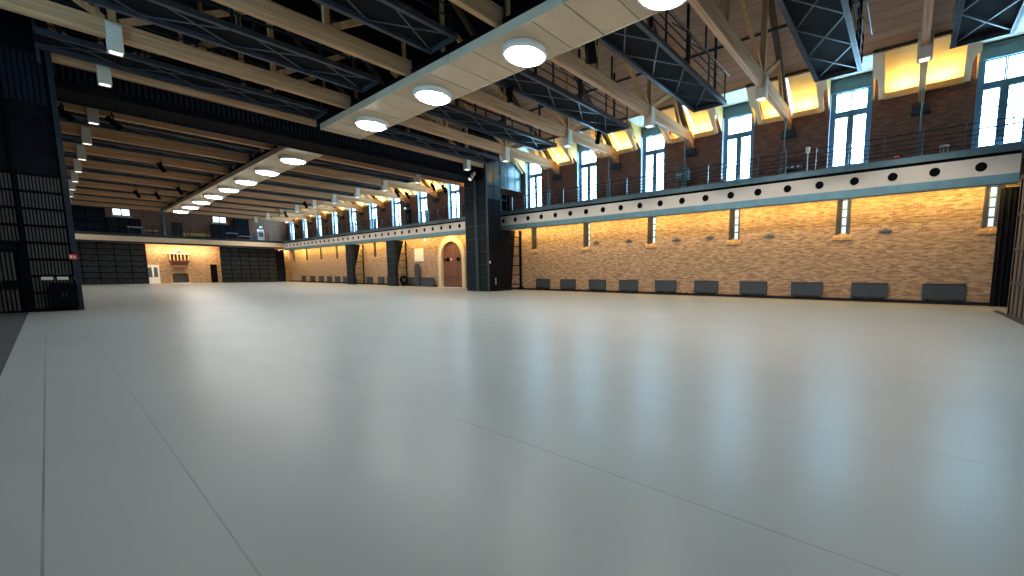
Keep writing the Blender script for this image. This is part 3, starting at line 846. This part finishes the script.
# black screens under and on the far gallery
def screen(label, x0, x1, y, z0, z1, nx, nz, mat='screen'):
    t = thing('acoustic_screen', label, 'screen', (x0, y, z0))
    w = (x1-x0)/nx; h = (z1-z0)/nz
    for i in range(nx):
        m = MB()
        for k in range(nz): m.box(i*w+.05, (i+1)*w-.05, -.03, 0, k*h+.05, (k+1)*h-.05)
        m.build('panel', M[mat], t)
    m = MB()
    for i in range(nx+1): m.box(i*w-.05, i*w+.05, 0, .06, 0, z1-z0)
    for k in range(nz+1): m.box(0, x1-x0, 0, .06, k*h-.04, k*h+.04)
    m.build('frame', M['black'], t)
    MB().box(0, x1-x0, .06, .1, 0, z1-z0).build('backing', M['black'], t)
    return t
screen('tall black gridded screen under the far gallery, left of the white door', -3., 8.95, 88.2, 0, 5.7, 8, 7)
screen('tall black gridded screen under the far gallery, right of the fireplace', 17.2, 24.5, 88.2, 0, 5.7, 6, 8)
screen('navy screen high on the far gallery beside the dark tower', -3, 5.6, 89.6, 6.92, 11.9, 5, 3, 'base')
screen('low navy screen on the far gallery under the left window', 5.7, 8.9, 89.3, 6.92, 9.3, 3, 2, 'base')
screen('low navy screen on the far gallery under the right window', 16.6, 19.4, 89.3, 6.92, 9.3, 3, 2, 'base')
screen('tall navy screen on the far gallery right of the small window', 19.5, 21.4, 89.4, 6.92, 11.8, 1, 4, 'base')
t = thing('stage_drape', 'black drape under the far gallery in the right corner', 'curtain', (24.6, 88.3, 0))
m = MB()
for k in range(14):
    m.cyl((.05+k*.085, .03*math.sin(k*1.7), .02), (.05+k*.085, .03*math.sin(k*1.7), 5.6), .06, 8)
m.build('cloth', M['blackcloth'], t)
MB().cyl((-.05, 0, 5.62), (1.3, 0, 5.62), .03, 8).build('rail', M['steel'], t)
# oriel
t = thing('oriel_balcony', 'carved timber oriel gallery jutting from the far brick wall', 'oriel', (12.6, FY, 2.4))
MB().prism([(-.75, 0), (.75, 0), (1.05, .95), (-1.05, .95)], -.5, 0, 'Y').build('bracket', M['door'], t)
MB().box(-1.12, 1.12, -.7, 0, .95, 1.12).build('sill', M['door'], t)
for k in range(6):
    x = -1.0+k*.4
    MB().box(x-.055, x+.055, -.65, -.5, 1.12, 2.05).build('mullion', M['woodz'], t)
MB().box(-1.0, 1.0, -.4, -.05, 1.12, 2.05).build('shutter', M['gatedark'], t)
MB().prism([(-1.2, 2.05), (1.2, 2.05), (1.2, 2.2), (.55, 2.35), (0, 2.85), (-.55, 2.35), (-1.2, 2.2)], -.75, 0, 'Y').build('pediment', M['stone'], t)
MB().prism([(-.5, 2.22), (.5, 2.22), (0, 2.62)], -.78, -.75, 'Y').build('tympanum', M['door'], t)
# fireplace
t = thing('fireplace', 'arched brick fireplace under the timber oriel', 'fireplace', (12.6, FY, 0))
ap = [(1.15*math.cos(PI*k/12), 1.35+.5*math.sin(PI*k/12)) for k in range(13)]; ai = [(.92*math.cos(PI*k/12), 1.3+.32*math.sin(PI*k/12)) for k in range(13)]
o_ = [(1.15, 0)]+ap+[(-1.15, 0)]; i_ = [(.92, 0)]+ai+[(-.92, 0)]
m = MB()
for k in range(len(o_)-1): m.prism([o_[k], o_[k+1], i_[k+1], i_[k]], -.12, .3, 'Y')
m.build('arch', M['sillbrick'], t)
MB().box(-.93, .93, .3, .34, 0, 1.7).build('fireback', M['gatedark'], t)
MB().box(-1.0, 1.0, -.5, -.12, 0, .04).build('hearth', M['white'], t)
# white door, black doorway
t = thing('door_2', 'white glazed double door between the far screen and brick', 'door', (9.68, FY, 0), 0, None, 'structure')
MB().box(-.68, -.58, -.06, .1, 0, 2.75).box(.58, .68, -.06, .1, 0, 2.75).box(-.58, .58, -.06, .1, 2.62, 2.75).build('door_frame', M['white'], t)
for s in (-1, 1):
    a, b = sorted((s*.01, s*.58)); d = MB().box(a, b, 0, .06, 0, 2.62).build('door_leaf', M['white'], t)
    MB().box(a+.09, b-.09, -.01, 0, .95, 2.4).build('door_glass', M['bracing'], d)
    MB().box(s*.06-.015, s*.06+.015, -.05, -.01, .95, 1.2).build('handle', M['chord'], d)
t = thing('door_3', 'black doorway beside the right far screen', 'door', (16.57, FY, 0), 0, None, 'structure')
MB().box(-.42, .42, .1, .14, 0, 2.95).build('door_leaf', M['black'], t)
MB().box(-.5, .7, -.04, .1, 2.95, 3.3).build('lintel', M['sillbrick'], t)
t = thing('door_4', 'pale arched door on the far gallery under an exit lamp', 'door', (23.2, FY, 6.9), 0, None, 'structure')
MB().prism([(-.48, 0), (.48, 0), (.48, 1.7), (.34, 2.05), (0, 2.18), (-.34, 2.05), (-.48, 1.7)], .05, .1, 'Y').build('door_leaf', M['offwhite'], t)
MB().box(-.3, .3, .03, .05, .9, 1.7).build('door_glass', M['bracing'], t)
def exit_sign(loc, label, rz=0):
    t = thing('exit_lamp', label, 'sign', loc, rz)
    MB().box(-.22, .22, 0, .08, 0, .24).build('case', M['teal'], t)
    MB().box(-.19, .19, -.012, 0, .03, .21).build('lit_face', M['green'], t)
exit_sign((23.2, FY-.08, 9.35), 'small green lit exit lamp over the pale door on the far gallery')
exit_sign((WX-.08, 44.6, 5.25), 'small green lit exit lamp under the gallery near the notice board', -PI/2)
exit_sign((WX-.08, 48.7, 9.2), 'small green lit exit lamp over the dark door on the side gallery', -PI/2)
t = thing('gallery_door', 'narrow dark door on the side gallery under a green lamp', 'door', (WX-.06, 48.0, 6.95))
MB().box(0, .05, -.5, .5, 0, 2.1).build('door_leaf', M['black'], t)
MB().box(-.01, 0, -.35, .35, 1., 1.9).build('door_glass', M['base'], t)
# white tables on the far gallery, yellow bench
for i, (x, z, lab) in enumerate(((8.2, 8.05, 'white folding table top leaning on the far railing, upper of the left two'), (9.75, 7.7, 'white folding table top leaning on the far railing, lower of the left two'), (18.9, 8.0, 'white folding table top leaning on the far railing, upper of the right two'), (20.5, 7.65, 'white folding table top leaning on the far railing, lower of the right two'))):
    t = thing('folding_table', lab, 'table', (x, 88.2, 6.9))
    MB().box(-.75, .75, -.05, .35, z-6.9-.05, z-6.9+.08).build('table_top', M['white'], t)
    for s in (-.6, .6): MB().box(s-.03, s+.03, .1, .16, 0, z-6.9-.05).build('leg', M['chord'], t)
t = thing('bench', 'yellow covered bench on the far gallery behind the railing', 'bench', (14.9, 88.6, 6.9))
MB().box(-1.4, 1.2, -.3, .3, .35, .75).build('seat', M['yellow'], t, bevel=.04)
for s in (-1.2, 1.0): MB().box(s-.06, s+.06, -.25, .25, 0, .35).build('leg', M['gatedark'], t)
MB().box(-1.9, -1.5, -.3, .3, 0, .8).build('end_cushion', M['yellow'], t, bevel=.04)
t = thing('chair', 'blue chair on the far gallery beside the tall navy screen', 'chair', (21.9, 88.6, 6.9))
MB().box(-.25, .25, -.25, .25, .42, .46).build('seat', M['blue'], t)
MB().box(-.25, .25, .22, .26, .46, .95).build('backrest', M['blue'], t)
for a in (-.22, .22):
    for b in (-.22, .22): MB().box(a-.02, a+.02, b-.02, b+.02, 0, .42).build('leg', M['chord'], t)
t = thing('steel_column', 'teal steel column on the far gallery under the duct end', 'column', (11.2, 88.4, 6.9))
MB().box(-.12, .12, -.12, .12, 0, 4.6).build('shaft', M['teal'], t)
MB().box(-.3, .3, -.2, .2, 4.6, 4.7).build('head_plate', M['teal'], t)
t = thing('speaker_rack', 'dark equipment rack on the far gallery below the duct', 'rack', (12.6, 88.6, 6.9))
MB().box(-.55, .55, -.3, .3, 0, 2.2).build('cabinet', M['base'], t)
for k in range(4): MB().box(-.48, .48, -.32, -.3, .15+k*.5, .55+k*.5).build('front_plate', M['steel'], t)
t = thing('round_lamp', 'small round white lamp over the far corner drape', 'lamp', (24.9, 87.6, 5.45))
MB().lathe([(.0001, 0), (.16, 0), (.18, .1), (.10, .26), (.0001, .26)], 16).build('shade', M['white'], t)
MB().lathe([(.0001, -.03), (.13, -.02), (.13, 0), (.0001, 0)], 16).build('lens', M['glow'], t)
light('corner_lamp_beam', 'SPOT', (24.9, 87.5, 5.35), 900, (1, .96, .9), .12, direc=(0, -.12, -1), spot=.7)
light('oriel_lamp_beam', 'SPOT', (12.6, 88.2, 5.6), 500, (1, .9, .75), .12, direc=(0, -.05, -1), spot=.75)
for x in (10.5, 13., 15.5): light('end_gallery_light', 'AREA', (x, FY-1.5, 5.7), 85, (1., .72, .36), 2.2, .1, (0, .5, -1))
light('end_gallery_light', 'AREA', (26., FY-.6, 5.7), 40, (1., .68, .30), 1.6, .1, (0, .5, -1))

# ------------------------------------------------------------------ stage lights and gallery clutter
def spot(loc, label, rz=0, tilt=.6, scale=1., white=False, rod=.35):
    t = thing('stage_spotlight', label, 'spotlight', loc, rz)
    t.scale = (scale,)*3
    bm_ = MB()
    d = Vector((math.sin(tilt), 0, -math.cos(tilt)))
    bm_.cyl(-d*.3, d*.3, .14, 14).cyl(d*.3, d*.42, .16, 14).build('can', M['offwhite' if white else 'black'], t, smooth=False)
    MB().cyl(d*.40, d*.425, .13, 14).build('lens', M['glow' if white else 'bracing'], t)
    MB().box(-.03, .03, -.2, -.17, -.05, rod).box(-.03, .03, .17, .2, -.05, rod).box(-.03, .03, -.2, .2, rod-.03, rod).build('yoke', M['black'], t)
    MB().cyl((0, 0, rod), (0, 0, rod+.35), .03, 8).build('clamp', M['black'], t)
    return t
spot((12.75, 9.8, 9.95), 'large black spotlight hanging at the duct edge over a joint', .4, .5, 1.5)
spot((21.7, 16.0, 10.1), 'black spotlight under a catwalk end by the eaves', .9, .7, 1.)
spot((14.3, 15.9, 10.2), 'black spotlight clamped to a catwalk close to the duct', .3, .2, .9)
spot((21.9, 29.0, 9.55), 'white spotlight under a downlight box in front of the bulkhead', 2.6, .6, 1., True)
for i, (x, y) in enumerate(((22.9, 36.4), (24.1, 36.4), (22.5, 42.3), (23.6, 42.3))):
    spot((x, y, 9.75), 'slim black spotlight %s beyond the bulkhead, aimed at the window wall' % ('first', 'second', 'third', 'fourth')[i], .4, .8, 1.)
for i, (x, y) in enumerate(((1.2, 35.4), (2.9, 35.4))):
    spot((x, y, 9.85), 'black spotlight on the first beam past the bulkhead, %s the ivory box' % ('left of', 'right of')[i], .2, .9, 1.)
for i, (x, y) in enumerate(((6.2, 47.6), (8.9, 59.6), (6.5, 65.6), (20.0, 59.6), (21.5, 71.6), (8.0, 65.6))):
    spot((x, y, 9.95), 'tiny distant black spotlight hanging below a far beam, %s' % ('left middle', 'beside the duct', 'left far', 'right middle', 'right far', 'left far by the duct')[i], .2, .5, 1.)

def floodlight(y, label, col='white'):
    t = thing('floodlight', label, 'floodlight', (GX+.02, y, 7.1))
    MB().cyl((0, 0, 0), (0, 0, 1.05), .03, 8).build('stand', M['white'], t)
    MB().box(-.12, .02, -.1, .1, .95, 1.25).build('head', M['white'], t, bevel=.02)
    MB().box(-.13, -.12, -.08, .08, .98, 1.22).build('lens', M['offwhite'], t)
floodlight(4.7, 'white floodlight on a short stand at the gallery railing')
t = thing('equipment_box', 'teal equipment box on a stand behind the gallery railing', 'box', (GX+.4, 12.2, 6.9))
MB().box(-.2, .2, -.45, .45, .75, 1.45).build('case', M['tealbox'], t, bevel=.02)
MB().box(-.21, -.2, -.35, .35, 1.05, 1.12).build('slot', M['white'], t)
MB().box(-.06, .06, -.3, -.2, 0, .75).box(-.06, .06, .2, .3, 0, .75).build('stand', M['bracing'], t)
t = thing('stool', 'small pale stool standing on the near end of the gallery', 'stool', (GX+.5, -1.0, 6.9))
MB().cyl((0, 0, .58), (0, 0, .64), .19, 16).build('seat', M['offwhite'], t)
for a in range(3): MB().bar((.13*math.cos(a*2.1), .13*math.sin(a*2.1), .58), (.2*math.cos(a*2.1), .2*math.sin(a*2.1), 0), .035).build('leg', M['offwhite'], t)
for y, lab in ((9.35, 'red lamp on the gallery edge under a tall window'), (.75, 'red lamp on the gallery edge near a hanger rod'), (18.9, 'red lamp on the gallery edge toward the dark pier')):
    t = thing('alarm_lamp', lab, 'lamp', (GX+.0, y, 7.1))
    MB().lathe([(.0001, 0), (.1, 0), (.1, .1), (.06, .17), (.0001, .18)], 12).build('dome', M['red'], t)
    MB().lathe([(.0001, -.01), (.11, -.01), (.11, .02), (.0001, .02)], 12).build('base', M['steel'], t)
t = thing('cable_tray', 'low row of pale sockets behind the gallery railing', 'socket strip', (GX+.6, 5.7, 6.9))
MB().box(-.1, .1, -.6, .6, .55, .75).build('tray', M['bracing'], t)
for k in range(4): MB().box(-.12, -.1, -.5+k*.3, -.4+k*.3, .6, .7).build('socket', M['white'], t)
MB().box(-.05, .05, -.5, -.45, 0, .55).box(-.05, .05, .45, .5, 0, .55).build('leg', M['bracing'], t)

# ------------------------------------------------------------------ world, camera, view
w = bpy.data.worlds.new('daylight'); SC.world = w; w.use_nodes = True
w.node_tree.nodes['Background'].inputs[0].default_value = (.55, .7, .9, 1)
w.node_tree.nodes['Background'].inputs[1].default_value = 1.

yaw, pitch = math.radians(52.769), math.radians(-6.122)
f = Vector((math.sin(yaw)*math.cos(pitch), math.cos(yaw)*math.cos(pitch), math.sin(pitch)))
r = Vector((math.cos(yaw), -math.sin(yaw), 0)); u = r.cross(f)
cam = bpy.data.cameras.new('camera'); co = bpy.data.objects.new('camera', cam); COL.objects.link(co)
co.matrix_world = Matrix(((r.x, u.x, -f.x, 0), (r.y, u.y, -f.y, 0), (r.z, u.z, -f.z, 1.6), (0, 0, 0, 1)))
cam.sensor_fit = 'HORIZONTAL'; cam.sensor_width = 36.
cam.lens = 36.*412.296/1024
cam.shift_x = -(592.055-512)/1024
cam.shift_y = (316.978-288)/1024
cam.clip_start = .05; cam.clip_end = 400
SC.camera = co
SC.view_settings.view_transform = 'Standard'
SC.view_settings.look = 'None'
SC.view_settings.exposure = 1.53
SC.view_settings.gamma = 1.
SC.view_settings.use_curve_mapping = False
cy = SC.cycles
cy.max_bounces = 8; cy.diffuse_bounces = 5; cy.glossy_bounces = 3; cy.transmission_bounces = 2
cy.sample_clamp_indirect = 6.; cy.use_denoising = True; cy.use_light_tree = True
cy.caustics_reflective = False; cy.caustics_refractive = False
